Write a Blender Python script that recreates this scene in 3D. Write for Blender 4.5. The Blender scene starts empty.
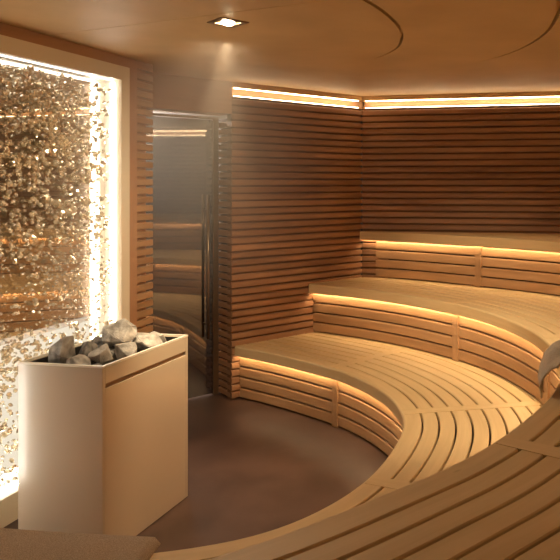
import bpy, bmesh, math, random
import numpy as np
from mathutils import Vector, Matrix
random.seed(7)
scene = bpy.context.scene
COL = scene.collection
H = 1.82            # eye height
CEIL = 2.67

# ------------------------------------------------------------------ materials
def newmat(name):
    m = bpy.data.materials.new(name); m.use_nodes = True
    nt = m.node_tree
    for n in list(nt.nodes):
        nt.nodes.remove(n)
    out = nt.nodes.new('ShaderNodeOutputMaterial')
    return m, nt, out

def bsdf(nt, out, **kw):
    b = nt.nodes.new('ShaderNodeBsdfPrincipled')
    for k, v in kw.items():
        b.inputs[k].default_value = v
    nt.links.new(b.outputs[0], out.inputs[0])
    return b

def wood(name, dark, light, rough=0.5, su=1.6, sv=22.0, bump=0.08, knots=0.25, spec=0.35):
    m, nt, out = newmat(name)
    b = bsdf(nt, out, Roughness=rough)
    b.inputs['Specular IOR Level'].default_value = spec
    uv = nt.nodes.new('ShaderNodeUVMap')
    mp = nt.nodes.new('ShaderNodeMapping'); mp.inputs['Scale'].default_value = (su, sv, 1)
    nt.links.new(uv.outputs[0], mp.inputs[0])
    n1 = nt.nodes.new('ShaderNodeTexNoise'); n1.inputs['Scale'].default_value = 1.0
    n1.inputs['Detail'].default_value = 5; n1.inputs['Roughness'].default_value = 0.6
    n1.inputs['Distortion'].default_value = 0.8
    nt.links.new(mp.outputs[0], n1.inputs[0])
    mp2 = nt.nodes.new('ShaderNodeMapping'); mp2.inputs['Scale'].default_value = (0.7, 1.1, 1)
    nt.links.new(uv.outputs[0], mp2.inputs[0])
    n2 = nt.nodes.new('ShaderNodeTexNoise'); n2.inputs['Scale'].default_value = 1.0; n2.inputs['Detail'].default_value = 2
    nt.links.new(mp2.outputs[0], n2.inputs[0])
    mx = nt.nodes.new('ShaderNodeMath'); mx.operation = 'MULTIPLY_ADD'
    mx.inputs[1].default_value = 0.55
    nt.links.new(n1.outputs[0], mx.inputs[0])
    m2 = nt.nodes.new('ShaderNodeMath'); m2.operation = 'MULTIPLY'; m2.inputs[1].default_value = 0.45
    nt.links.new(n2.outputs[0], m2.inputs[0])
    nt.links.new(m2.outputs[0], mx.inputs[2])
    cr = nt.nodes.new('ShaderNodeValToRGB')
    cr.color_ramp.elements[0].position = 0.34; cr.color_ramp.elements[0].color = (*dark, 1)
    cr.color_ramp.elements[1].position = 0.66; cr.color_ramp.elements[1].color = (*light, 1)
    nt.links.new(mx.outputs[0], cr.inputs[0])
    # small knots
    mp3 = nt.nodes.new('ShaderNodeMapping'); mp3.inputs['Scale'].default_value = (2.2, 6.0, 1)
    nt.links.new(uv.outputs[0], mp3.inputs[0])
    vo = nt.nodes.new('ShaderNodeTexVoronoi'); vo.inputs['Scale'].default_value = 1.0
    nt.links.new(mp3.outputs[0], vo.inputs[0])
    kr = nt.nodes.new('ShaderNodeValToRGB')
    kr.color_ramp.elements[0].position = 0.02; kr.color_ramp.elements[0].color = (1, 1, 1, 1)
    kr.color_ramp.elements[1].position = 0.055; kr.color_ramp.elements[1].color = (0, 0, 0, 1)
    nt.links.new(vo.outputs['Distance'], kr.inputs[0])
    km = nt.nodes.new('ShaderNodeMath'); km.operation = 'MULTIPLY'; km.inputs[1].default_value = knots
    nt.links.new(kr.outputs[0], km.inputs[0])
    mix = nt.nodes.new('ShaderNodeMixRGB')
    nt.links.new(km.outputs[0], mix.inputs[0])
    nt.links.new(cr.outputs[0], mix.inputs[1])
    mix.inputs[2].default_value = (dark[0]*0.35, dark[1]*0.3, dark[2]*0.3, 1)
    nt.links.new(mix.outputs[0], b.inputs['Base Color'])
    bp = nt.nodes.new('ShaderNodeBump'); bp.inputs['Strength'].default_value = bump; bp.inputs['Distance'].default_value = 0.002
    nt.links.new(n1.outputs[0], bp.inputs['Height'])
    nt.links.new(bp.outputs[0], b.inputs['Normal'])
    return m

def noisy(name, c1, c2, scale, rough=0.5, bump=0.0, dist=0.01, detail=6, metallic=0.0, spec=0.5, coat=0.0):
    m, nt, out = newmat(name)
    b = bsdf(nt, out, Roughness=rough, Metallic=metallic)
    b.inputs['Specular IOR Level'].default_value = spec
    b.inputs['Coat Weight'].default_value = coat; b.inputs['Coat Roughness'].default_value = 0.12
    tc = nt.nodes.new('ShaderNodeTexCoord')
    n1 = nt.nodes.new('ShaderNodeTexNoise'); n1.inputs['Scale'].default_value = scale; n1.inputs['Detail'].default_value = detail
    nt.links.new(tc.outputs['Object'], n1.inputs[0])
    cr = nt.nodes.new('ShaderNodeValToRGB')
    cr.color_ramp.elements[0].position = 0.35; cr.color_ramp.elements[0].color = (*c1, 1)
    cr.color_ramp.elements[1].position = 0.65; cr.color_ramp.elements[1].color = (*c2, 1)
    nt.links.new(n1.outputs[0], cr.inputs[0]); nt.links.new(cr.outputs[0], b.inputs['Base Color'])
    if bump:
        bp = nt.nodes.new('ShaderNodeBump'); bp.inputs['Strength'].default_value = bump; bp.inputs['Distance'].default_value = dist
        nt.links.new(n1.outputs[0], bp.inputs['Height']); nt.links.new(bp.outputs[0], b.inputs['Normal'])
    return m

def emit(name, col, strength):
    m, nt, out = newmat(name)
    e = nt.nodes.new('ShaderNodeEmission'); e.inputs[0].default_value = (*col, 1); e.inputs[1].default_value = strength
    nt.links.new(e.outputs[0], out.inputs[0])
    return m

def glassy(name, tint, glossy, rough, fac, gtint=(1, 1, 1)):
    """thin sheet: part mirror reflection, rest passes through tinted"""
    m, nt, out = newmat(name)
    g = nt.nodes.new('ShaderNodeBsdfGlossy'); g.inputs[0].default_value = (*gtint, 1); g.inputs['Roughness'].default_value = rough
    t = nt.nodes.new('ShaderNodeBsdfTransparent'); t.inputs[0].default_value = (*tint, 1)
    lw0 = nt.nodes.new('ShaderNodeLayerWeight'); lw0.inputs[0].default_value = 0.5
    lw = nt.nodes.new('ShaderNodeMath'); lw.operation = 'POWER'; lw.inputs[1].default_value = 3.0
    nt.links.new(lw0.outputs['Facing'], lw.inputs[0])
    ad = nt.nodes.new('ShaderNodeMath'); ad.operation = 'MULTIPLY_ADD'; ad.inputs[1].default_value = glossy; ad.inputs[2].default_value = fac
    ad.use_clamp = True
    nt.links.new(lw.outputs[0], ad.inputs[0])
    mx = nt.nodes.new('ShaderNodeMixShader')
    nt.links.new(ad.outputs[0], mx.inputs[0]); nt.links.new(t.outputs[0], mx.inputs[1]); nt.links.new(g.outputs[0], mx.inputs[2])
    nt.links.new(mx.outputs[0], out.inputs[0])
    return m

M = {}
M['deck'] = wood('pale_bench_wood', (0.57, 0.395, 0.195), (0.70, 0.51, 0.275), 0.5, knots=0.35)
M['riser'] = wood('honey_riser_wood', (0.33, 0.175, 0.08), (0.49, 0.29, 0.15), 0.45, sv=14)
M['slat'] = wood('cedar_slat_wood', (0.24, 0.114, 0.055), (0.43, 0.23, 0.118), 0.5, sv=10)
M['cedar'] = wood('cedar_board_wood', (0.36, 0.18, 0.09), (0.50, 0.28, 0.15), 0.5, sv=6, su=1.0)
M['backing'] = noisy('dark_backing', (0.05, 0.024, 0.012), (0.07, 0.034, 0.018), 8, 0.9)
M['slat_back'] = noisy('brown_wall_backing', (0.16, 0.075, 0.035), (0.20, 0.095, 0.045), 8, 0.9)
M['ceiling'] = noisy('pale_ceiling_veneer', (0.56, 0.36, 0.165), (0.64, 0.42, 0.195), 2.2, 0.55, detail=4)
M['floor'] = noisy('brown_microcement', (0.052, 0.027, 0.018), (0.088, 0.047, 0.033), 2.6, 0.42, detail=8)
M['plaster'] = noisy('dim_corridor_paint', (0.30, 0.27, 0.24), (0.34, 0.31, 0.28), 3, 0.8)
M['cream'] = noisy('cream_lacquer', (0.78, 0.68, 0.52), (0.80, 0.70, 0.54), 2, 0.35)
M['stove'] = noisy('cream_stove_enamel', (0.64, 0.535, 0.39), (0.67, 0.56, 0.41), 1.5, 0.25, coat=0.8)
M['rim'] = noisy('ivory_rim', (0.85, 0.78, 0.64), (0.87, 0.80, 0.66), 1.5, 0.3)
M['slot'] = noisy('brown_slot', (0.30, 0.17, 0.085), (0.34, 0.20, 0.10), 3, 0.6)
M['liner'] = noisy('dark_steel_liner', (0.05, 0.045, 0.04), (0.09, 0.08, 0.07), 20, 0.45, metallic=0.6)
M['stone'] = noisy('grey_stone', (0.26, 0.235, 0.20), (0.58, 0.53, 0.46), 20, 0.85, bump=0.9, dist=0.02, detail=10)
M['stone_dark'] = noisy('dark_stone', (0.10, 0.09, 0.08), (0.32, 0.29, 0.25), 24, 0.85, bump=0.9, dist=0.02, detail=10)
M['bronze'] = noisy('bronze_metal', (0.30, 0.21, 0.14), (0.36, 0.26, 0.17), 5, 0.32, metallic=0.85)
M['black'] = noisy('black_housing', (0.02, 0.017, 0.014), (0.03, 0.025, 0.02), 5, 0.5)
M['white'] = noisy('white_reveal', (0.84, 0.80, 0.72), (0.86, 0.82, 0.74), 2, 0.4)
M['towel'] = noisy('taupe_terry', (0.36, 0.28, 0.205), (0.54, 0.43, 0.33), 260, 0.95, bump=1.0, dist=0.006, detail=3, spec=0.1)
M['towel_light'] = noisy('grey_linen', (0.44, 0.36, 0.27), (0.52, 0.43, 0.33), 120, 0.95, bump=0.5, dist=0.003, detail=3, spec=0.1)
M['led'] = emit('bench_led', (1.0, 0.74, 0.42), 33)
M['cove'] = emit('cove_led', (1.0, 0.76, 0.46), 17)
M['wled'] = emit('white_led', (1.0, 0.94, 0.84), 13)
M['wled_soft'] = emit('white_led_soft', (1.0, 0.94, 0.84), 4)
M['wled_base'] = emit('white_led_base', (1.0, 0.95, 0.87), 16)
M['luminous'] = emit('frosted_panel_added_glow', (1.0, 0.88, 0.70), 0.66)  # panel made to glow itself, in place of strip light falling on it
M['lamp'] = emit('lamp_face', (1.0, 0.80, 0.50), 60)
M['door_glass'] = glassy('smoked_door_glass', (0.40, 0.38, 0.36), 0.5, 0.03, 0.17, (0.9, 0.85, 0.8))
M['pane'] = glassy('clear_pane', (0.97, 0.97, 0.96), 0.35, 0.0, 0.24, (1.0, 0.93, 0.82))
def mirror():
    m, nt, out = newmat('bronze_mirror')
    bsdf(nt, out, Metallic=0.4, Roughness=0.4, **{'Base Color': (0.15, 0.095, 0.05, 1)})
    return m
M['pane_clear'] = glassy('clear_lower_pane', (0.98, 0.98, 0.97), 0.10, 0.0, 0.02)
M['mirror'] = mirror()
def bead():
    m, nt, out = newmat('bubble_glass')
    bsdf(nt, out, Roughness=0.16, Metallic=0.7, **{'Base Color': (0.96, 0.87, 0.70, 1)})
    return m
M['bead'] = bead()

# ------------------------------------------------------------------ object helpers
def link(name, bm, mat, parent=None, smooth=False, origin=None):
    bmesh.ops.recalc_face_normals(bm, faces=bm.faces[:])
    me = bpy.data.meshes.new(name)
    if origin is not None:
        bmesh.ops.translate(bm, verts=bm.verts[:], vec=-Vector(origin))
    bm.to_mesh(me); bm.free()
    me.materials.append(mat)
    if smooth:
        for p in me.polygons:
            p.use_smooth = True
    o = bpy.data.objects.new(name, me); COL.objects.link(o)
    if origin is not None:
        o.location = origin
    if parent:
        o.parent = parent
        o.matrix_parent_inverse = Matrix.Translation(-Vector(parent.location))
    return o

def empty(name, loc=(0, 0, 0)):
    o = bpy.data.objects.new(name, None); o.location = loc; o.empty_display_size = 0.1
    COL.objects.link(o); return o

def tag(o, label=None, cat=None, group=None, kind=None):
    if label: o['label'] = label
    if cat: o['category'] = cat
    if group: o['group'] = group
    if kind: o['kind'] = kind
    return o

def newbm():
    bm = bmesh.new(); bm.loops.layers.uv.new('UVMap'); return bm

def bx(bm, o, a, b, c):
    """box from corner o along vectors a, b, c ; UV u runs along the longest edge"""
    o, a, b, c = Vector(o), Vector(a), Vector(b), Vector(c)
    ax = sorted([a, b, c], key=lambda v: -v.length)
    U = ax[0].normalized()
    vs = [bm.verts.new(o + a*i + b*j + c*k) for i in (0, 1) for j in (0, 1) for k in (0, 1)]
    q = [(0, 1, 3, 2), (4, 6, 7, 5), (0, 4, 5, 1), (2, 3, 7, 6), (0, 2, 6, 4), (1, 5, 7, 3)]
    uvl = bm.loops.layers.uv.active
    ru, rv = random.uniform(0, 40), random.uniform(0, 40)
    W1, W2 = ax[1].normalized(), ax[2].normalized()
    fs = []
    for f in q:
        fc = bm.faces.new([vs[i] for i in f]); fs.append(fc)
        for l in fc.loops:
            p = l.vert.co
            l[uvl].uv = (p.dot(U) + ru, p.dot(W1) + p.dot(W2) + rv)
    return vs, fs

def V2(p, z): return Vector((p[0], p[1], z))

# ------------------------------------------------------------------ plan of the room
def unit(v):
    l = math.hypot(*v); return (v[0]/l, v[1]/l)
PW = (-1.657, 5.733); DW = unit((0.7242, 0.6896)); NW = (-DW[1], DW[0])     # partition beside the door (outward normal)
CB = (-0.704, 6.641); DB = (0.9816, -0.1908); NB = (0.1908, 0.9816)         # back wall
LW = (-2.265, 3.694); DL = (0.2011, 0.9796); NL = (-0.9796, 0.2011)         # left wall
XR = 2.6; YF = -0.55
BR = (XR, CB[1] + DB[1]*(XR - CB[0])/DB[0])
def wl(s, off=0.0): return (LW[0] + DL[0]*s + NL[0]*off, LW[1] + DL[1]*s + NL[1]*off)
def wp(s, off=0.0): return (PW[0] + DW[0]*s + NW[0]*off, PW[1] + DW[1]*s + NW[1]*off)
def wb(s, off=0.0): return (CB[0] + DB[0]*s + NB[0]*off, CB[1] + DB[1]*s + NB[1]*off)
CLIP = [(V2(PW, 0), V2(NW, 0)), (V2(CB, 0), V2(NB, 0)), (V2(LW, 0), V2(NL, 0)),
        (Vector((XR, 0, 0)), Vector((1, 0, 0))), (Vector((0, YF, 0)), Vector((0, -1, 0)))]

def clip(bm, margin=0.003, planes=CLIP):
    for co, n in planes:
        g = bm.verts[:] + bm.edges[:] + bm.faces[:]
        r = bmesh.ops.bisect_plane(bm, geom=g, plane_co=co - n*margin, plane_no=n, clear_outer=True)
        ed = [e for e in r['geom_cut'] if isinstance(e, bmesh.types.BMEdge) and e.is_valid and len(e.link_faces) == 1]
        if ed:
            try: bmesh.ops.holes_fill(bm, edges=ed, sides=0)
            except Exception: pass

class Curve:
    def __init__(self, pts, step=0.03, passes=40):
        P = [np.array(p, float) if len(p) == 3 else np.array((*p, 1.0)) for p in pts]
        dense = []
        P2 = [2*P[0]-P[1]] + P + [2*P[-1]-P[-2]]
        for i in range(1, len(P2)-2):
            a, b, c, d = P2[i-1:i+3]
            for t in np.linspace(0, 1, 40, endpoint=False):
                dense.append(0.5*((2*b) + (c-a)*t + (2*a-5*b+4*c-d)*t*t + (3*b-a-3*c+d)*t**3))
        dense.append(P[-1]); dense = np.array(dense)
        L = np.r_[0, np.cumsum(np.hypot(*np.diff(dense[:, :2], axis=0).T))]
        n = int(L[-1]/step)
        s = np.linspace(0, L[-1], n)
        Q = np.stack([np.interp(s, L, dense[:, k]) for k in range(3)], 1)
        for _ in range(passes):
            Q[1:-1] = 0.25*Q[:-2] + 0.5*Q[1:-1] + 0.25*Q[2:]
        T = np.gradient(Q[:, :2], axis=0); T /= np.hypot(T[:, 0], T[:, 1])[:, None]
        self.Q, self.T = Q, T
        self.N = np.stack([-T[:, 1], T[:, 0]], 1)
        self.s = np.r_[0, np.cumsum(np.hypot(*np.diff(Q[:, :2], axis=0).T))]
    def at(self, i, off, scaled=True):
        w = self.Q[i, 2] if scaled else 1.0
        return self.Q[i, :2] + self.N[i]*off*w
    def near(self, x, y):
        return int(np.argmin(np.hypot(self.Q[:, 0]-x, self.Q[:, 1]-y)))
    def idx(self, s): return int(np.argmin(abs(self.s - s)))

def sweep(bm, cv, prof, i0=0, i1=None, scaled=False):
    """closed profile of (offset, z) swept along stations i0..i1 of a curve"""
    i1 = len(cv.Q)-1 if i1 is None else i1
    uvl = bm.loops.layers.uv.active
    n = len(prof)
    ru, rv = random.uniform(0, 40), random.uniform(0, 40)
    cum = [0]
    for k in range(n):
        a, b = prof[k], prof[(k+1) % n]; cum.append(cum[-1] + math.hypot(b[0]-a[0], b[1]-a[1]))
    rings = []
    for i in range(i0, i1+1):
        ring = []
        for off, z in prof:
            p = cv.at(i, off, scaled); ring.append(bm.verts.new((p[0], p[1], z)))
        rings.append(ring)
    for j in range(len(rings)-1):
        for k in range(n):
            k2 = (k+1) % n
            f = bm.faces.new((rings[j][k], rings[j][k2], rings[j+1][k2], rings[j+1][k]))
            u0, u1 = cv.s[i0+j], cv.s[i0+j+1]
            for l, (u, v) in zip(f.loops, ((u0, cum[k]), (u0, cum[k+1]), (u1, cum[k+1]), (u1, cum[k]))):
                l[uvl].uv = (u + ru, v + rv)
    for ring in (rings[0], rings[-1]):
        f = bm.faces.new(ring)
        for l in f.loops: l[uvl].uv = (ru + l.vert.co.x, rv + l.vert.co.z)

def plank_prof(o0, o1, zt, th=0.028, c=0.004):
    return [(o0, zt-th), (o0, zt-c), (o0+c, zt), (o1-c, zt), (o1, zt-c), (o1, zt-th)]

# ------------------------------------------------------------------ benches
NOSE = 0.085; OV = 0.045
E1 = Curve([(-2.1, 5.98), (-1.64, 5.69), (-1.29, 5.46), (-0.95, 5.195), (-0.68, 4.965), (-0.44, 4.65), (-0.285, 4.36), (-0.195, 4.07), (-0.17, 3.86),
            (-0.185, 3.66), (-0.23, 3.42), (-0.305, 3.16), (-0.41, 2.95), (-0.545, 2.77), (-0.69, 2.65), (-0.83, 2.585), (-1.02, 2.53), (-1.5, 2.44), (-2.05, 2.40), (-2.9, 2.39)], passes=24)
E2 = Curve([(-1.6, 6.48, 1), (-1.1, 6.19, 1), (-0.70, 5.955, 1), (-0.28, 5.635, 1), (0.05, 5.30, 1), (0.205, 5.13, 1), (0.42, 4.78, 1), (0.585, 4.35, 1), (0.64, 4.06, 1), (0.66, 3.75, 1),
            (0.63, 3.36, 1), (0.525, 2.99, 1), (0.45, 2.83, 1), (0.24, 2.46, 1), (0.045, 2.205, 1), (-0.1, 2.07, 1), (-0.26, 1.91, 1), (-0.53, 1.685, 1), (-1.0, 1.42, 1), (-1.6, 1.20, 1), (-2.5, 1.05, 1), (-3.3, 1.02, 1)], passes=24)
E3 = Curve([(-1.3, 6.76), (-0.70, 6.618), (-0.50, 6.535), (-0.13, 6.325), (0.38, 5.96), (0.72, 5.70), (1.01, 5.44), (1.25, 5.08), (1.42, 4.65), (1.48, 4.2), (1.49, 3.75), (1.45, 3.3), (1.38, 2.9),
            (1.30, 2.4), (1.26, 1.9), (1.27, 1.2), (1.30, 0.4), (1.32, -0.8)], passes=40)
PITCH = 0.094; GAP = 0.011

def bench(name, label, cv, zt, n_planks, joints, z0, near_from=None, rise_start=0):
    root = empty(name, (float(cv.at(len(cv.Q)//3, 0.3)[0]), float(cv.at(len(cv.Q)//3, 0.3)[1]), 0))
    tag(root, label, 'bench')
    # nosing board, rounded front
    bm = newbm()
    r = 0.014
    nw = 0.105
    prof = [(OV+0.03, zt-NOSE+0.016), (0.015, zt-NOSE+0.016), (0.013, zt-NOSE), (0.005, zt-NOSE), (0, zt-NOSE+0.005), (0, zt-r)]
    for a in (60, 30): prof.append((r - r*math.sin(math.radians(a+0)), zt - r + r*math.cos(math.radians(a))))
    prof += [(r, zt), (nw-0.004, zt), (nw, zt-0.004), (nw, zt-0.03), (OV+0.03, zt-0.03)]
    sweep(bm, cv, prof); clip(bm)
    link('nosing', bm, M['deck'], root)
    # seat planks
    bm = newbm()
    o = nw + GAP
    for k in range(n_planks):
        i0 = 0
        if near_from is not None and o > 0.93: i0 = near_from
        sweep(bm, cv, plank_prof(o, o + PITCH - GAP, zt), i0=i0, scaled=True)
        o += PITCH
    clip(bm)
    link('seat_slats', bm, M['deck'], root)
    # bearer joists below: dark support rails
    # cross strips
    for i, o_end in joints:
        bm = newbm()
        p0, p1 = cv.at(i, 0.016, True), cv.at(i, o_end, True)
        t = cv.T[i]; w = 0.085
        a = Vector((*(p1-p0), 0)); b = Vector((t[0]*w, t[1]*w, 0))
        bx(bm, V2(p0 - t*w/2, zt-0.03), a, b, (0, 0, 0.0315))
        clip(bm)
        if bm.faces: link('cross_strip', bm, M['deck'], root)
        else: bm.free()
    # riser boards: four rounded boards between posts
    rh = zt - NOSE - z0 - 0.012
    n = 4; g = 0.011; bh = (rh - g*n)/n
    stations = sorted({i for i, _ in joints})
    bounds = [rise_start] + stations + [len(cv.Q)-1]
    hw = 0.032
    step = cv.s[1]-cv.s[0]
    pad = max(1, int(round(hw/step)))
    for a, b in zip(bounds[:-1], bounds[1:]):
        i0 = a + (pad if a in stations else 0); i1 = b - (pad if b in stations else 0)
        if i1 - i0 < 3: continue
        bm = newbm()
        for k in range(n):
            zb = z0 + g + k*(bh+g)
            x0, x1 = OV, OV+0.026
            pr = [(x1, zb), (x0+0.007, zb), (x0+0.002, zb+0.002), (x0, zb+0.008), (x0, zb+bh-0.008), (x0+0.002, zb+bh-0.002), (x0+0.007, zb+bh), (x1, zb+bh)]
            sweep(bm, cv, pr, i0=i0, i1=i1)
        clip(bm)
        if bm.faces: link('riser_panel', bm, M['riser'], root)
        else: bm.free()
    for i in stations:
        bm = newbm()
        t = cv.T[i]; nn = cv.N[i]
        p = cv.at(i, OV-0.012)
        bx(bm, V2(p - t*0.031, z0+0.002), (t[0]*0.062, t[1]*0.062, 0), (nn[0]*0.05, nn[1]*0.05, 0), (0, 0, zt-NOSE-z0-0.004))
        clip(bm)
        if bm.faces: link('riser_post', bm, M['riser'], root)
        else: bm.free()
    # dark board behind the riser
    bm = newbm()
    sweep(bm, cv, [(OV+0.03, z0+0.002), (OV+0.045, z0+0.002), (OV+0.045, zt-NOSE), (OV+0.03, zt-NOSE)]); clip(bm)
    link('riser_backing', bm, M['backing'], root)
    # LED strip tucked under the nosing
    bm = newbm()
    sweep(bm, cv, [(0.0165, zt-NOSE+0.009), (0.0275, zt-NOSE+0.009), (0.0275, zt-NOSE+0.0155), (0.0165, zt-NOSE+0.0155)]); clip(bm, 0.01)
    tag(link('light_strip', bm, M['led'], root), 'warm glowing light strip under the bench edge')
    return root

def J(cv, *pts): return [(cv.near(x, y), e) for x, y, e in pts]
bench('low_bench', 'lowest curved slatted bench, nearest the brown floor', E1, 0.45, 9,
      J(E1, (-0.755, 5.04, .88), (-0.19, 4.08, .88), (-0.312, 3.135, .88), (-1.3, 2.46, .88)), 0.0)
near2 = E2.near(0.63, 3.35)
bench('middle_bench', 'middle curved slatted bench, its dark near end filling the lower right corner', E2, 0.90, 23,
      J(E2, (0.145, 5.20, .86), (0.64, 4.06, .86), (0.225, 2.44, 2.2), (-0.9, 1.47, 1.9)), 0.45, near_from=near2)
bench('top_bench', 'highest curved bench tier along the slatted back wall', E3, 1.35, 13,
      J(E3, (0.375, 5.965, 1.0), (1.36, 4.8, 1.0), (1.45, 3.3, 1.0), (1.27, 1.2, 1.2)), 0.90)

# ------------------------------------------------------------------ slatted walls
SP = 0.0617; SH = 0.047; ST = 0.022
def slats(bm, p0, p1, nout, z0, z1, extra=None):
    """horizontal slats, front face on the line p0-p1, thickness going outward"""
    z = z0
    a = Vector((p1[0]-p0[0], p1[1]-p0[1], 0)); b = Vector((nout[0]*ST, nout[1]*ST, 0))
    while z + SH < z1 + 1e-4:
        c = 0.005
        uvl = bm.loops.layers.uv.active
        prof = [(ST, z), (c*1.6, z), (0, z+c), (0, z+SH-c), (c*1.6, z+SH), (ST, z+SH)]
        ru, rv = random.uniform(0, 40), random.uniform(0, 40)
        rings = []
        for e, q in ((0, p0), (a.length, p1)):
            rings.append([bm.verts.new((q[0]+nout[0]*d, q[1]+nout[1]*d, zz)) for d, zz in prof])
        n = len(prof)
        for k in range(n):
            k2 = (k+1) % n
            f = bm.faces.new((rings[0][k], rings[0][k2], rings[1][k2], rings[1][k]))
            v0 = k*0.02; v1 = v0 + 0.03
            for l, uv in zip(f.loops, ((0, v0), (0, v1), (a.length, v1), (a.length, v0))):
                l[uvl].uv = (uv[0]+ru, uv[1]+rv)
        for ring in rings:
            f = bm.faces.new(ring)
            for l in f.loops: l[uvl].uv = (ru + l.vert.co.z, rv)
        z += SP

STOP = 2.55
def slat_wall(name, p0, p1, nout, z1=STOP, thick=0.06, full=True):
    bm = newbm(); slats(bm, p0, p1, nout, 0.012, z1)
    o = link(name, bm, M['slat']); tag(o, kind='structure')
    bm = newbm()
    q0 = (p0[0]+nout[0]*ST, p0[1]+nout[1]*ST)
    bx(bm, V2(q0, 0), (p1[0]-p0[0], p1[1]-p0[1], 0), (nout[0]*thick, nout[1]*thick, 0), (0, 0, z1))
    link('backing', bm, M['slat_back'], o)
    return o

s_left = -0.05
part = slat_wall('wall_middle', wp(s_left), CB, NW)
# return beside the door
bm = newbm(); slats(bm, wp(s_left, 0.245), wp(s_left, 0.0285), DW, 0.012, 2.36)
link('return_slats', bm, M['slat'], part)
bm = newbm(); bx(bm, V2(wp(s_left+ST, 0.05), 0), V2((DW[0]*0.3, DW[1]*0.3), 0), V2((NW[0]*0.28, NW[1]*0.28), 0), (0, 0, 2.37))
link('return_backing', bm, M['backing'], part)
back = slat_wall('wall_back', CB, BR, NB)
right = slat_wall('wall_right', BR, (XR, YF), (1, 0))
front = slat_wall('wall_front', (XR, YF), (wl((YF-LW[1])/DL[1])[0], YF), (0, -1))

# cove above the slat walls: recessed cedar board, two light lines
def cove(wall, p0, p1, nout, label):
    d = 0.085
    bm = newbm()
    a = Vector((p1[0]-p0[0], p1[1]-p0[1], 0))
    ex = a.normalized()*0.1
    bx(bm, V2((p0[0]+nout[0]*d, p0[1]+nout[1]*d), STOP+0.0), a+ex, V2((nout[0]*0.03, nout[1]*0.03), 0), (0, 0, CEIL-STOP-0.002))
    link('cove_board', bm, M['cedar'], wall)
    bm = newbm()
    bx(bm, V2((p0[0]+nout[0]*0.012, p0[1]+nout[1]*0.012), STOP-0.006), a, V2((nout[0]*0.09, nout[1]*0.09), 0), (0, 0, 0.006))
    link('cove_sill', bm, M['cedar'], wall)
    bm = newbm()
    bx(bm, V2((p0[0]+nout[0]*-0.0, p0[1]+nout[1]*0.0), CEIL-0.045), a, V2((nout[0]*0.085, nout[1]*0.085), 0), (0, 0, 0.043))
    link('cove_lip', bm, M['ceiling'], wall)
    au = a.normalized()
    bm = newbm()
    q = Vector((p0[0]+nout[0]*0.02, p0[1]+nout[1]*0.02, 0)) + au*0.03
    aa = au*(a.length-0.06)
    bx(bm, (q.x, q.y, STOP+0.001), aa, V2((nout[0]*0.012, nout[1]*0.012), 0), (0, 0, 0.006))
    bx(bm, (q.x, q.y, CEIL-0.053), aa, V2((nout[0]*0.012, nout[1]*0.012), 0), (0, 0, 0.006))
    o = link('cove_light', bm, M['cove'], None if label else wall)
    if label: tag(o, label, 'light strip', 'cove light strips')
    return o
cove(part, wp(s_left), CB, NW, 'glowing double cove light line above the slatted wall right of the glass door')
cove(back, CB, BR, NB, 'glowing double cove light line above the dark slatted back wall over the top bench')
cove(right, BR, (XR, YF), (1, 0), None)

# ------------------------------------------------------------------ left wall
S_IN, S_OUT, S_BOARD, S_END = 0.856, 0.940, 1.037, 1.219
S_IN2, S_OUT2 = -0.74, -0.825
W_TOP, W_TOPIN, W_BOT = 2.60, 2.507, 0.15
def lbox(bm, s0, s1, d0, d1, z0, z1):
    p = wl(s0, d0)
    return bx(bm, V2(p, z0), (DL[0]*(s1-s0), DL[1]*(s1-s0), 0), (NL[0]*(d1-d0), NL[1]*(d1-d0), 0), (0, 0, z1-z0))
s_front = (YF-LW[1])/DL[1]
bm = newbm()
lbox(bm, S_OUT2, S_BOARD, 0, 0.05, W_TOP+0.001, CEIL-0.001)
lbox(bm, S_OUT+0.001, S_BOARD, 0, 0.05, 0, W_TOP)
lbox(bm, s_front, S_OUT2-0.001, 0, 0.05, 0, CEIL-0.001)
left = tag(link('wall_left', bm, M['cedar']), kind='structure')
bm = newbm(); slats(bm, wl(S_BOARD), wl(S_END), NL, 0.012, 2.60)
link('slat_end', bm, M['slat_l'] if 'slat_l' in M else M['riser'], left)
bm = newbm(); lbox(bm, S_BOARD-0.02, S_END-0.05, ST, 0.09, 0, CEIL-0.001); lbox(bm, S_BOARD, S_END-0.002, 0, 0.08, 2.615, CEIL-0.001)
link('slat_backing', bm, M['cedar'], left)
# wall between left wall end and the door recess
dl = wp(-0.98, 0.245)
bm = newbm()
p0 = wl(S_END-0.05, 0.03)
a = Vector((dl[0]-p0[0], dl[1]-p0[1], 0)); nr = Vector((-a.y, a.x, 0)).normalized()*0.05
bx(bm, V2(p0, 0), a, nr, (0, 0, CEIL-0.001))
link('door_return', bm, M['cedar'], left)

# ------------------------------------------------------------------ crystal window in the left wall
ND = 0.23
win = empty('window_1', (*wl(0), 0)); tag(win, kind='structure')
bm = newbm()
lbox(bm, S_OUT2, S_OUT, -0.012, 0.05, W_TOPIN, W_TOP)
lbox(bm, S_OUT2, S_OUT, -0.012, 0.05, 0.0, W_BOT)
lbox(bm, S_IN, S_OUT, -0.012, 0.05, W_BOT, W_TOPIN)
lbox(bm, S_OUT2, S_IN2, -0.012, 0.05, W_BOT, W_TOPIN)
link('window_frame', bm, M['cream'], win)
bm = newbm()
lbox(bm, S_IN, S_IN+0.02, 0.05, ND+0.02, W_BOT-0.02, W_TOPIN+0.02)
lbox(bm, S_IN2-0.02, S_IN2, 0.05, ND+0.02, W_BOT-0.02, W_TOPIN+0.02)
lbox(bm, S_IN2, S_IN, 0.05, ND+0.02, W_TOPIN, W_TOPIN+0.02)
lbox(bm, S_IN2, S_IN, 0.05, ND+0.02, W_BOT-0.02, W_BOT)
link('niche_reveal', bm, M['white'], win)
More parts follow.
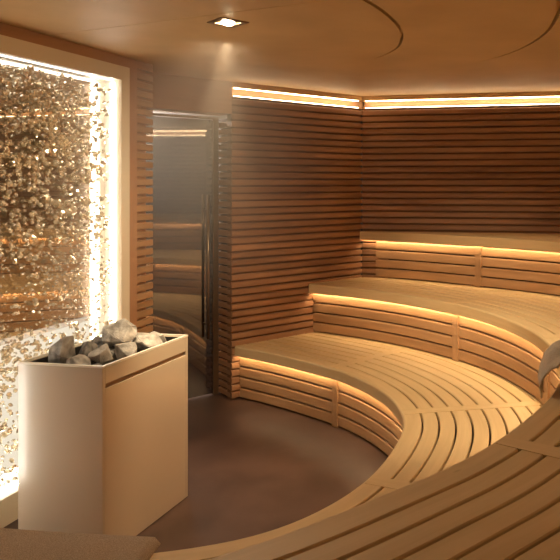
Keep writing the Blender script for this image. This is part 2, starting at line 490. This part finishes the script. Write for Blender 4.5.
bm = newbm(); lbox(bm, S_IN2, S_IN, ND, ND+0.01, 0.93, W_TOPIN)
link('bronze_panel', bm, M['mirror'], win)
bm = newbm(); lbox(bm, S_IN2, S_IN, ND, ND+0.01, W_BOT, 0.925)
tag(link('frosted_panel', bm, M['luminous'], win), 'white backlit lower part of the crystal window, its glow added')
bm = newbm(); lbox(bm, S_IN2+0.002, S_IN-0.002, 0.110, 0.116, 0.931, W_TOPIN-0.002)
link('pane', bm, M['pane'], win)
bm = newbm(); lbox(bm, S_IN2+0.002, S_IN-0.002, 0.110, 0.116, W_BOT+0.002, 0.929)
tag(link('pane', bm, M['pane_clear'], win), 'clear lower pane')
bm = newbm()
lbox(bm, S_IN-0.010, S_IN-0.001, 0.040, 0.062, W_BOT+0.02, W_TOPIN-0.02)
lbox(bm, S_IN-0.010, S_IN-0.001, ND-0.03, ND-0.016, W_BOT+0.02, W_TOPIN-0.02)
lbox(bm, S_IN2+0.001, S_IN2+0.010, 0.042, 0.075, W_BOT+0.02, W_TOPIN-0.02)
link('side_light_strip', bm, M['wled'], win)
bm = newbm(); lbox(bm, S_IN2+0.02, S_IN-0.02, ND-0.05, ND-0.02, W_TOPIN-0.010, W_TOPIN-0.001)
lbox(bm, S_IN2+0.02, S_IN-0.02, 0.040, 0.048, W_TOPIN-0.006, W_TOPIN-0.001)
link('top_light_strip', bm, M['wled_soft'], win)
bm = newbm()
for k in range(36):
    s = S_IN2 + 0.05 + k*(S_IN-S_IN2-0.1)/35
    lbox(bm, s-0.014, s+0.014, 0.05, 0.075, W_BOT+0.001, W_BOT+0.012)
    lbox(bm, s-0.02, s+0.02, ND-0.04, ND-0.02, W_BOT+0.001, W_BOT+0.012)
link('base_light_strip', bm, M['wled_base'], win)
# crystal beads hanging in the niche
rng = np.random.default_rng(3)
ico = bmesh.new(); bmesh.ops.create_icosphere(ico, subdivisions=1, radius=1)
iv = np.array([v.co[:] for v in ico.verts]); ico.faces.ensure_lookup_table()
ifc = np.array([[v.index for v in f.verts] for f in ico.faces]); ico.free()
bands = [(1.50, W_TOPIN-0.05, 2150, 0.0138, 0.30), (0.93, 1.50, 1250, 0.0085, 0.35), (W_BOT+0.02, 0.93, 1900, 0.0115, 0.35)]
NB_ = sum(b_[2] for b_ in bands); S = []; Z = []; DD = []; R = []
for z0_, z1_, n_, r_, sg in bands:
    m_ = n_//14
    cs = rng.uniform(S_IN2+0.04, S_IN-0.04, m_); cz = rng.uniform(z0_, z1_, m_)
    pick = rng.integers(0, m_, n_); cl = rng.random(n_) < 0.6
    S.append(np.where(cl, cs[pick]+rng.normal(0, .035, n_), rng.uniform(S_IN2+0.03, S_IN-0.02, n_)))
    Z.append(np.where(cl, cz[pick]+rng.normal(0, .05, n_), rng.uniform(z0_, z1_, n_)))
    R.append(np.clip(rng.lognormal(math.log(r_), sg, n_), 0.004, 0.021))
    f_ = rng.random(n_) < 0.7
    DD.append(np.where(f_, rng.uniform(0.045, 0.088, n_), rng.uniform(0.138, ND-0.025, n_)))
S = np.clip(np.concatenate(S), S_IN2+0.03, S_IN-0.022); Z = np.clip(np.concatenate(Z), W_BOT+0.025, W_TOPIN-0.03)
R = np.concatenate(R); DD = np.concatenate(DD)
verts = np.zeros((NB_, len(iv), 3))
nv = len(iv)
for k in range(NB_):
    A = rng.normal(size=(3, 3)); Qm, _ = np.linalg.qr(A)
    sc = np.array([1, rng.uniform(.55, 1), rng.uniform(.6, 1.15)])*R[k]
    v = (iv*(1+rng.normal(0, .08, (nv, 1))))*sc @ Qm
    p = wl(S[k], DD[k])
    verts[k] = v + np.array([p[0], p[1], Z[k]])
faces = (ifc[None] + (np.arange(NB_)*nv)[:, None, None]).reshape(-1, 3)
me = bpy.data.meshes.new('crystal_beads')
me.from_pydata(verts.reshape(-1, 3).tolist(), [], faces.tolist()); me.materials.append(M['bead'])
bo = bpy.data.objects.new('crystal_beads', me); COL.objects.link(bo); bo.parent = win
bo.matrix_parent_inverse = Matrix.Translation(-Vector(win.location)); bo['kind'] = 'stuff'

# ------------------------------------------------------------------ door
door = empty('door_1', (*wp(-0.45, 0.245), 0)); tag(door, kind='structure')
def dbox(bm, s0, s1, d0, d1, z0, z1):
    p = wp(s0, d0)
    return bx(bm, V2(p, z0), (DW[0]*(s1-s0), DW[1]*(s1-s0), 0), (NW[0]*(d1-d0), NW[1]*(d1-d0), 0), (0, 0, z1-z0))
bm = newbm(); dbox(bm, -0.93, -0.100, 0.248, 0.256, 0.015, 2.36)
link('door_leaf', bm, M['door_glass'], door)
bm = newbm(); dbox(bm, -0.099, s_left-0.002, 0.24, 0.28, 0, 2.385); dbox(bm, -0.98, -0.935, 0.24, 0.28, 0, 2.385); dbox(bm, -0.935, -0.099, 0.24, 0.28, 2.365, 2.385)
link('door_frame', bm, M['bronze'], door)
def tube(bm, p0, p1, r, seg=14):
    p0, p1 = Vector(p0), Vector(p1); d = p1-p0
    q = d.to_track_quat('Z', 'Y').to_matrix().to_4x4()
    bmesh.ops.create_cone(bm, cap_ends=True, segments=seg, radius1=r, radius2=r, depth=d.length,
                          matrix=Matrix.Translation((p0+p1)/2) @ q)
bm = newbm()
hs = -0.165
tube(bm, V2(wp(hs, 0.20), 0.50), V2(wp(hs, 0.20), 1.72), 0.012)
for z in (0.62, 1.60): tube(bm, V2(wp(hs, 0.20), z), V2(wp(hs, 0.247), z), 0.008)
tube(bm, V2(wp(hs, 0.30), 0.50), V2(wp(hs, 0.30), 1.72), 0.012)
for z in (0.62, 1.60): tube(bm, V2(wp(hs, 0.30), z), V2(wp(hs, 0.257), z), 0.008)
link('door_handle', bm, M['bronze'], door, smooth=True)
bm = newbm()
for z in (0.25, 2.1): dbox(bm, -0.93, -0.85, 0.238, 0.266, z, z+0.09)
link('hinge', bm, M['bronze'], door)
# header board above the door, flush with the slatted wall
bm = newbm(); dbox(bm, -1.0, s_left-0.001, 0.0, 0.24, 2.40, CEIL-0.002)
tag(link('trim_1', bm, M['cedar']), kind='structure')
# corridor seen dimly through the glass
bm = newbm()
dbox(bm, -2.2, 0.9, 1.5, 1.55, 0, CEIL); dbox(bm, -2.25, -2.2, 0.2, 1.5, 0, CEIL); dbox(bm, 0.9, 0.95, 0.2, 1.5, 0, CEIL)
tag(link('wall_corridor', bm, M['plaster']), kind='structure')

# ------------------------------------------------------------------ floor and ceiling
bm = newbm(); bx(bm, (-5, YF-0.1, -0.06), (8.0, 0, 0), (0, 9.2, 0), (0, 0, 0.06))
tag(link('floor', bm, M['floor']), kind='structure')

def prism_cut(pts, widths, z0, z1):
    bm = bmesh.new(); P = np.array(pts); T = np.gradient(P, axis=0); T /= np.hypot(T[:, 0], T[:, 1])[:, None]
    rings = []
    for p, t, w in zip(P, T, widths):
        n = np.array([-t[1], t[0]])*w/2
        rings.append([bm.verts.new((*(p-n), z0)), bm.verts.new((*(p+n), z0)), bm.verts.new((*(p+n), z1)), bm.verts.new((*(p-n), z1))])
    for a, b in zip(rings[:-1], rings[1:]):
        for k in range(4): bm.faces.new((a[k], a[(k+1) % 4], b[(k+1) % 4], b[k]))
    bm.faces.new(rings[0]); bm.faces.new(rings[-1][::-1])
    bmesh.ops.recalc_face_normals(bm, faces=bm.faces[:])
    me = bpy.data.meshes.new('c'); bm.to_mesh(me); bm.free()
    return bpy.data.objects.new('c', me)
bm = newbm(); bx(bm, (-5, YF-0.1, CEIL), (8.0, 0, 0), (0, 9.2, 0), (0, 0, 0.08))
ceil = tag(link('ceiling', bm, M['ceiling']), kind='structure')
a1 = Curve([(-1.063, 2.029), (-0.599, 2.656), (-0.321, 3.159), (-0.208, 3.574), (-0.184, 3.883), (-0.222, 4.250), (-0.324, 4.511), (-0.415, 4.656)], step=0.04, passes=6)
a2 = Curve([(0.193, 2.125), (0.464, 2.705), (0.580, 3.159), (0.628, 3.478), (0.633, 3.864), (0.560, 4.270), (0.440, 4.579), (0.290, 4.801)], step=0.04, passes=6)
cuts = []
for c_, w in ((a1, 0.030), (a2, 0.026)):
    n = len(c_.Q); t = np.linspace(0, 1, n)
    wd = w*np.clip(1.18*(1-t)**0.55, 0.06, 1)*np.clip(0.5+t*1.2, 0, 1)
    cuts.append(prism_cut(c_.Q[:, :2], wd, CEIL-0.02, CEIL+0.04))
lin = np.linspace(0, 1, 30)[:, None]
cuts.append(prism_cut(np.array([[-2.51, 4.04]])*(1-lin) + np.array([[0.966, 2.53]])*lin, np.full(30, 0.004), CEIL-0.02, CEIL+0.02))
cuts.append(prism_cut([(-1.088+dx, 3.590) for dx in (-0.052, 0.052)], [0.104, 0.104], CEIL-0.02, CEIL+0.07))
for c_ in cuts:
    COL.objects.link(c_)
    md = ceil.modifiers.new('b', 'BOOLEAN'); md.operation = 'DIFFERENCE'; md.object = c_; md.solver = 'EXACT'
dg = bpy.context.evaluated_depsgraph_get()
newme = bpy.data.meshes.new_from_object(ceil.evaluated_get(dg))
ceil.modifiers.clear(); ceil.data = newme
for c_ in cuts: bpy.data.objects.remove(c_, do_unlink=True)

# ------------------------------------------------------------------ stove
FL, FR, BRc = np.array((-2.045, 3.342)), np.array((-1.588, 3.2595)), np.array((-1.4268, 3.944))
u_ = BRc-FR; v_ = FL-FR           # along the side, across the front
SZ = 0.94
stove = empty('sauna_stove', (*((FR+BRc+FL-FR)/2), 0))
tag(stove, 'tall cream box-shaped sauna stove filled with grey stones, beside the crystal window', 'stove')
def sp(a, b): return FR + u_*a + v_*b
def sbox(bm, a0, a1, b0, b1, z0, z1):
    p = sp(a0, b0)
    return bx(bm, V2(p, z0), (*(u_*(a1-a0)), 0), (*(v_*(b1-b0)), 0), (0, 0, z1-z0))
ta = 0.02/np.hypot(*u_); tb = 0.02/np.hypot(*v_)
bm = newbm()
sbox(bm, 0, ta, 0, 1, 0.004, SZ-0.01)            # front
sbox(bm, 1-ta, 1, 0, 1, 0.004, SZ-0.01)          # back
sbox(bm, ta, 1-ta, 1-tb, 1, 0.004, SZ-0.01)      # window side
bmesh.ops.bevel(bm, geom=bm.edges[:], offset=0.002, segments=2, affect='EDGES')
link('casing', bm, M['stove'], stove)
bm = newbm(); sbox(bm, ta, 1-ta, 0, tb, 0.85, SZ-0.01); bmesh.ops.bevel(bm, geom=bm.edges[:], offset=0.0015, segments=1, affect='EDGES')
link('upper_fascia', bm, M['stove'], stove)
bm = newbm(); sbox(bm, ta, 1-ta, 0, tb, 0.004, 0.828); bmesh.ops.bevel(bm, geom=bm.edges[:], offset=0.0015, segments=1, affect='EDGES')
link('side_panel', bm, M['stove'], stove)
bm = newbm(); sbox(bm, ta+0.01, 1-ta-0.01, tb*0.45, tb*0.95, 0.826, 0.852)
tag(link('finger_slot', bm, M['slot'], stove), 'brown recessed slot across the stove side')
bm = newbm()
rw = 0.7
sbox(bm, 0, ta*rw, 0, 1, SZ-0.0098, SZ); sbox(bm, 1-ta*rw, 1, 0, 1, SZ-0.0098, SZ)
sbox(bm, ta*rw, 1-ta*rw, 0, tb*rw, SZ-0.0098, SZ); sbox(bm, ta*rw, 1-ta*rw, 1-tb*rw, 1, SZ-0.0098, SZ)
link('rim', bm, M['rim'], stove)
bm = newbm()
sbox(bm, ta, ta*1.25, tb, 1-tb, 0.80, SZ-0.011); sbox(bm, 1-ta*1.25, 1-ta, tb, 1-tb, 0.80, SZ-0.011)
sbox(bm, ta, 1-ta, tb, tb*1.25, 0.853, SZ-0.011); sbox(bm, ta, 1-ta, 1-tb*1.25, 1-tb, 0.80, SZ-0.011)
link('liner', bm, M['liner'], stove)
bm = newbm()
sbox(bm, ta, 1-ta, tb, 1-tb, 0.79, 0.80)
link('stone_tray', bm, M['liner'], stove)

def stone(x, y, z, r, mat, seed, rot):
    rg = np.random.default_rng(seed)
    bm = bmesh.new()
    for _ in range(15):
        v = rg.normal(size=3); v /= np.linalg.norm(v); v *= rg.uniform(0.95, 1.25)
        v *= np.array(r)*1.28
        bm.verts.new(v)
    g = bmesh.ops.convex_hull(bm, input=bm.verts[:])
    for v in [v for v in bm.verts if not v.link_faces]: bm.verts.remove(v)
    bmesh.ops.bevel(bm, geom=bm.edges[:], offset=min(r)*0.07, segments=1, affect='EDGES')
    bmesh.ops.triangulate(bm, faces=bm.faces[:])
    bmesh.ops.subdivide_edges(bm, edges=bm.edges[:], cuts=1, use_grid_fill=True)
    for v in bm.verts:
        v.co *= 1 + rg.normal(0, 0.012)
    bmesh.ops.rotate(bm, verts=bm.verts[:], cent=(0, 0, 0), matrix=Matrix.Rotation(rot, 3, 'Z') @ Matrix.Rotation(rot*0.7, 3, 'X'))
    bm.loops.layers.uv.new('UVMap')
    o = link('sauna_stone', bm, mat); o.location = (x, y, z)
    return o
# a along the side (0 front), b across (0 right side)
ST_ = [
 # a, b, z, radii, mat, label
 (.60, .50, .980, (.078, .060, .066), 'stone', 'largest pale grey stone crowning the heap in the cream stove'),
 (.20, .70, .955, (.055, .045, .070), 'stone', 'tall pointed stone near the window at the front left of the stove heap'),
 (.13, .44, .915, (.052, .040, .040), 'stone', 'small pale stone in the middle of the front row of the stove heap'),
 (.31, .40, .93, (.060, .050, .045), 'stone', 'broad stone behind the front row in the centre of the stove'),
 (.46, .27, .925, (.070, .050, .045), 'stone', 'flat grey stone lying against the right rim of the stove'),
 (.70, .22, .925, (.065, .052, .055), 'stone', 'rounded grey stone right of the crowning stone by the stove rim'),
 (.86, .30, .920, (.045, .036, .050), 'stone', 'small upright stone at the far right end of the stove heap'),
 (.17, .74, .875, (.038, .036, .032), 'stone_dark', 'dark stone in the front left corner of the stove tray'),
 (.12, .22, .880, (.050, .040, .036), 'stone_dark', 'dark stone in the front right corner of the stove tray'),
 (.40, .66, .930, (.060, .055, .042), 'stone_dark', 'dark stone behind the tall pointed stone on the window side'),
 (.22, .20, .878, (.040, .032, .032), 'stone', 'small grey stone at the right rim behind the front right corner'),
 (.62, .76, .915, (.058, .045, .045), 'stone_dark', 'dark stone under the crowning stone on the window side'),
 (.84, .62, .885, (.060, .060, .040), 'stone_dark', 'dark flat stone at the far end of the stove tray'),
 (.36, .18, .865, (.040, .032, .032), 'stone_dark', 'dark stone low against the right rim between two grey stones'),
 (.52, .55, .880, (.055, .048, .040), 'stone_dark', 'dark stone in the heart of the heap under the crowning stone'),
]
for k, (a, b, z, r, mt, lab) in enumerate(ST_):
    p = sp(a, b)
    tag(stone(p[0], p[1], z, r, M[mt], 100+k, 0.6*k), lab, 'stone', 'stones heaped in the stove')

# ------------------------------------------------------------------ towels
def cloth_from_grid(name, fn, nu, nv, mat, th):
    bm = newbm()
    g = [[bm.verts.new(fn(i/(nu-1), j/(nv-1))) for j in range(nv)] for i in range(nu)]
    for i in range(nu-1):
        for j in range(nv-1): bm.faces.new((g[i][j], g[i+1][j], g[i+1][j+1], g[i][j+1]))
    o = link(name, bm, mat, smooth=True)
    md = o.modifiers.new('solid', 'SOLIDIFY'); md.thickness = th; md.offset = 1
    return o
# folded bath towel on the near end of the low bench
bm = newbm()
NX, NY = 60, 40
def tow(i, j):
    u = i/(NX-1); v = j/(NY-1)
    x = -2.02 + u*(0.985); y = 2.10 + v*0.475
    base = 0.4535
    th = 0.098*(1-u) + 0.034*u
    er = min(u, 1-u)*0.985; ev = min(v, 1-v)*0.475
    e = min(er, ev); rr = 0.022
    h = th if e > rr else th*math.sqrt(max(0.0, 1-(1-e/rr)**2))
    h += 0.004*math.sin(9*x+4*y)*min(1, e/0.05) + 0.003*math.sin(23*y-6*x)*min(1, e/0.05)
    return (x, y, base + max(h, 0.002))
g = [[bm.verts.new(tow(i, j)) for j in range(NY)] for i in range(NX)]
gb = [[bm.verts.new((g[i][j].co.x, g[i][j].co.y, 0.4525)) for j in range(NY)] for i in range(NX)]
for i in range(NX-1):
    for j in range(NY-1):
        bm.faces.new((g[i][j], g[i+1][j], g[i+1][j+1], g[i][j+1]))
        bm.faces.new((gb[i][j], gb[i][j+1], gb[i+1][j+1], gb[i+1][j]))
for i in range(NX-1):
    bm.faces.new((g[i][0], gb[i][0], gb[i+1][0], g[i+1][0])); bm.faces.new((g[i][-1], g[i+1][-1], gb[i+1][-1], gb[i][-1]))
for j in range(NY-1):
    bm.faces.new((g[0][j], g[0][j+1], gb[0][j+1], gb[0][j])); bm.faces.new((g[-1][j], gb[-1][j], gb[-1][j+1], g[-1][j+1]))
tag(link('bath_towel', bm, M['towel'], smooth=True), 'folded taupe terry towel on the low bench in front of the stove', 'towel')
# grey towel lying in a raised fold over the edge of the middle bench
prof_t = np.array([(0.466, 0.855), (0.474, 0.925), (0.484, 0.99), (0.506, 1.045), (0.54, 1.078), (0.59, 1.095), (0.66, 1.085), (0.73, 1.03), (0.78, 0.955), (0.82, 0.918), (0.92, 0.910), (1.02, 0.909)])
def fold(u, v):
    lo = 0.30*max(0.0, 0.72 - v)/0.72 + 0.10*max(0.0, v - 0.8)/0.2       # cut corner: the tip hangs lowest
    t = (lo + (1-lo)*u)*(len(prof_t)-1)
    i = min(int(t), len(prof_t)-2); f = t-i
    x, z = prof_t[i]*(1-f) + prof_t[i+1]*f
    y = 2.80 + v*0.34
    k = max(0.0, 1-u*1.3)
    x += 0.012*math.sin(v*9+1)*k; z += 0.010*math.sin(v*11+u*5)*min(1, (z-0.905)/0.05 if z > 0.905 else 0)
    return (x + 0.1*(y-2.97), y, z)
tag(cloth_from_grid('linen_towel', fold, 50, 26, M['towel_light'], 0.008), 'light grey towel folded over the edge of the middle bench at the right', 'towel')

lt = bpy.data.objects['linen_towel']
bm = newbm(); tube(bm, (0.655, 2.80, 0.984), (0.689, 3.13, 0.984), 0.082, 28)
bmesh.ops.bevel(bm, geom=[e for e in bm.edges if e.calc_face_angle(0) > 1.0], offset=0.015, segments=3, affect='EDGES')
link('rolled_core', bm, M['towel_light'], lt, smooth=True)

# ------------------------------------------------------------------ downlight
dn = empty('downlight', (-1.088, 3.590, CEIL)); tag(dn, 'small square bright downlight recessed in the wooden ceiling', 'ceiling light')
def dl_ring(bm, w0, w1, z0, z1, rot=math.pi/4):
    c = Vector((-1.088, 3.590, 0)); R_ = Matrix.Rotation(rot, 3, 'Z')
    for k in range(4):
        q = Matrix.Rotation(k*math.pi/2, 3, 'Z')
        o = c + R_ @ q @ Vector((-w1, -w1, 0)); 
        a = R_ @ q @ Vector((w1+w0, 0, 0)); b = R_ @ q @ Vector((0, w1-w0, 0))
        bx(bm, (o.x, o.y, z0), a, b, (0, 0, z1-z0))
bm = newbm(); dl_ring(bm, 0.050, 0.078, CEIL-0.006, CEIL-0.0005)
link('trim_ring', bm, M['bronze'], dn)
bm = newbm(); dl_ring(bm, 0.030, 0.046, CEIL+0.004, CEIL+0.03); 
link('housing', bm, M['black'], dn)
bm = newbm(); bmesh.ops.create_uvsphere(bm, u_segments=20, v_segments=12, radius=0.034, matrix=Matrix.Translation((-1.088, 3.590, CEIL-0.002)) @ Matrix.Diagonal((1, 1, 0.5, 1)))
link('lamp', bm, M['lamp'], dn, smooth=True)

def lamp(kind, name, loc, energy, col, target=None, **kw):
    l = bpy.data.lights.new(name, kind); l.energy = energy; l.color = col
    for k, v in kw.items(): setattr(l, k, v)
    o = bpy.data.objects.new(name, l); o.location = loc; COL.objects.link(o)
    if target is not None:
        d = Vector(target) - Vector(loc); o.rotation_euler = d.to_track_quat('-Z', 'Y').to_euler()
    return o
lamp('AREA', 'door_grey_fill', (*wp(-0.3, 0.9), CEIL-0.05), 48, (1.0, 0.93, 0.85), (*wp(-0.3, 0.9), 0), shape='DISK', size=0.5)  # added lamp behind the door, gives the glass its grey tone
lamp('SPOT', 'downlight_beam', (-1.088, 3.590, CEIL-0.03), 170, (1.0, 0.76, 0.48), (-1.35, 3.95, 0), spot_size=math.radians(38), spot_blend=0.8, shadow_soft_size=0.02)
lamp('SPOT', 'downlight_flood', (-1.088, 3.590, CEIL-0.03), 38, (1.0, 0.80, 0.54), (-1.088, 3.60, 0), spot_size=math.radians(150), spot_blend=0.5, shadow_soft_size=0.03)
# added fill lights without fixtures, out of the frame
for k, (x, y, e) in enumerate([]):
    lamp('AREA', 'fill_lamp', (x, y, CEIL-0.02), e, (1.0, 0.72, 0.42), (x, y, 0), shape='DISK', size=0.16)

for k, (x, y, tx, ty, e, sz) in enumerate([(0.75, 3.1, 0.30, 4.3, 150, 64), (-0.55, 2.95, 0.30, 5.5, 165, 46), (-0.6, 2.9, -2.05, 4.7, 125, 62)]):  # unseen spots added to brighten benches, door jamb and window frame
    lamp('SPOT', 'fill_spot', (x, y, CEIL-0.03), e, (1.0, 0.80, 0.52), (tx, ty, 0.6 if x > 0 else (0.85 if tx > 0 else 1.25)), spot_size=math.radians(sz), spot_blend=1.0, shadow_soft_size=0.12)

# ------------------------------------------------------------------ steam
def steam():
    m, nt, out = newmat('steam_haze')
    v = nt.nodes.new('ShaderNodeVolumePrincipled')
    v.inputs['Color'].default_value = (1.0, 0.90, 0.77, 1); v.inputs['Anisotropy'].default_value = 0.25
    tc = nt.nodes.new('ShaderNodeTexCoord')
    sx = nt.nodes.new('ShaderNodeSeparateXYZ'); nt.links.new(tc.outputs['Object'], sx.inputs[0])
    cx = nt.nodes.new('ShaderNodeCombineXYZ'); nt.links.new(sx.outputs[0], cx.inputs[0]); nt.links.new(sx.outputs[1], cx.inputs[1])
    ln = nt.nodes.new('ShaderNodeVectorMath'); ln.operation = 'LENGTH'
    nt.links.new(cx.outputs[0], ln.inputs[0])
    mr = nt.nodes.new('ShaderNodeMapRange'); mr.inputs['From Min'].default_value = 1.0; mr.inputs['From Max'].default_value = 0.45
    mr.inputs['To Min'].default_value = 0.0; mr.inputs['To Max'].default_value = 0.20
    nt.links.new(ln.outputs['Value'], mr.inputs['Value'])
    mz = nt.nodes.new('ShaderNodeMapRange'); mz.inputs['From Min'].default_value = -1.0; mz.inputs['From Max'].default_value = 0.6
    nt.links.new(sx.outputs[2], mz.inputs['Value'])
    mm = nt.nodes.new('ShaderNodeMath'); mm.operation = 'MULTIPLY'
    nt.links.new(mr.outputs[0], mm.inputs[0]); nt.links.new(mz.outputs[0], mm.inputs[1])
    nt.links.new(mm.outputs[0], v.inputs['Density'])
    nt.links.new(v.outputs[0], out.inputs['Volume'])
    return m
bm = newbm(); bmesh.ops.create_cone(bm, cap_ends=True, segments=32, radius1=1, radius2=1, depth=2)
st = link('steam', bm, steam()); st.location = (-1.36, 4.38, 1.815); st.scale = (0.72, 1.25, 0.745); st.rotation_euler = (0, 0, -0.25)
tag(st, 'faint warm steam drifting below the downlight before the door', 'steam', kind='stuff')

# ------------------------------------------------------------------ world, camera, view
w = bpy.data.worlds.new('World'); scene.world = w; w.use_nodes = True
w.node_tree.nodes['Background'].inputs[0].default_value = (0.02, 0.014, 0.01, 1)
cam = bpy.data.cameras.new('Camera'); co = bpy.data.objects.new('Camera', cam); COL.objects.link(co)
co.location = (0, 0, H); co.rotation_euler = (math.pi/2, 0, 0)
cam.sensor_width = 36; cam.lens = 680/560*36
cam.shift_x = -(434-280)/560; cam.shift_y = -(280-183)/560
cam.clip_start = 0.02
scene.camera = co
scene.view_settings.view_transform = 'Standard'; scene.view_settings.look = 'None'
scene.view_settings.exposure = 0.52; scene.view_settings.gamma = 1.0; scene.view_settings.use_curve_mapping = False
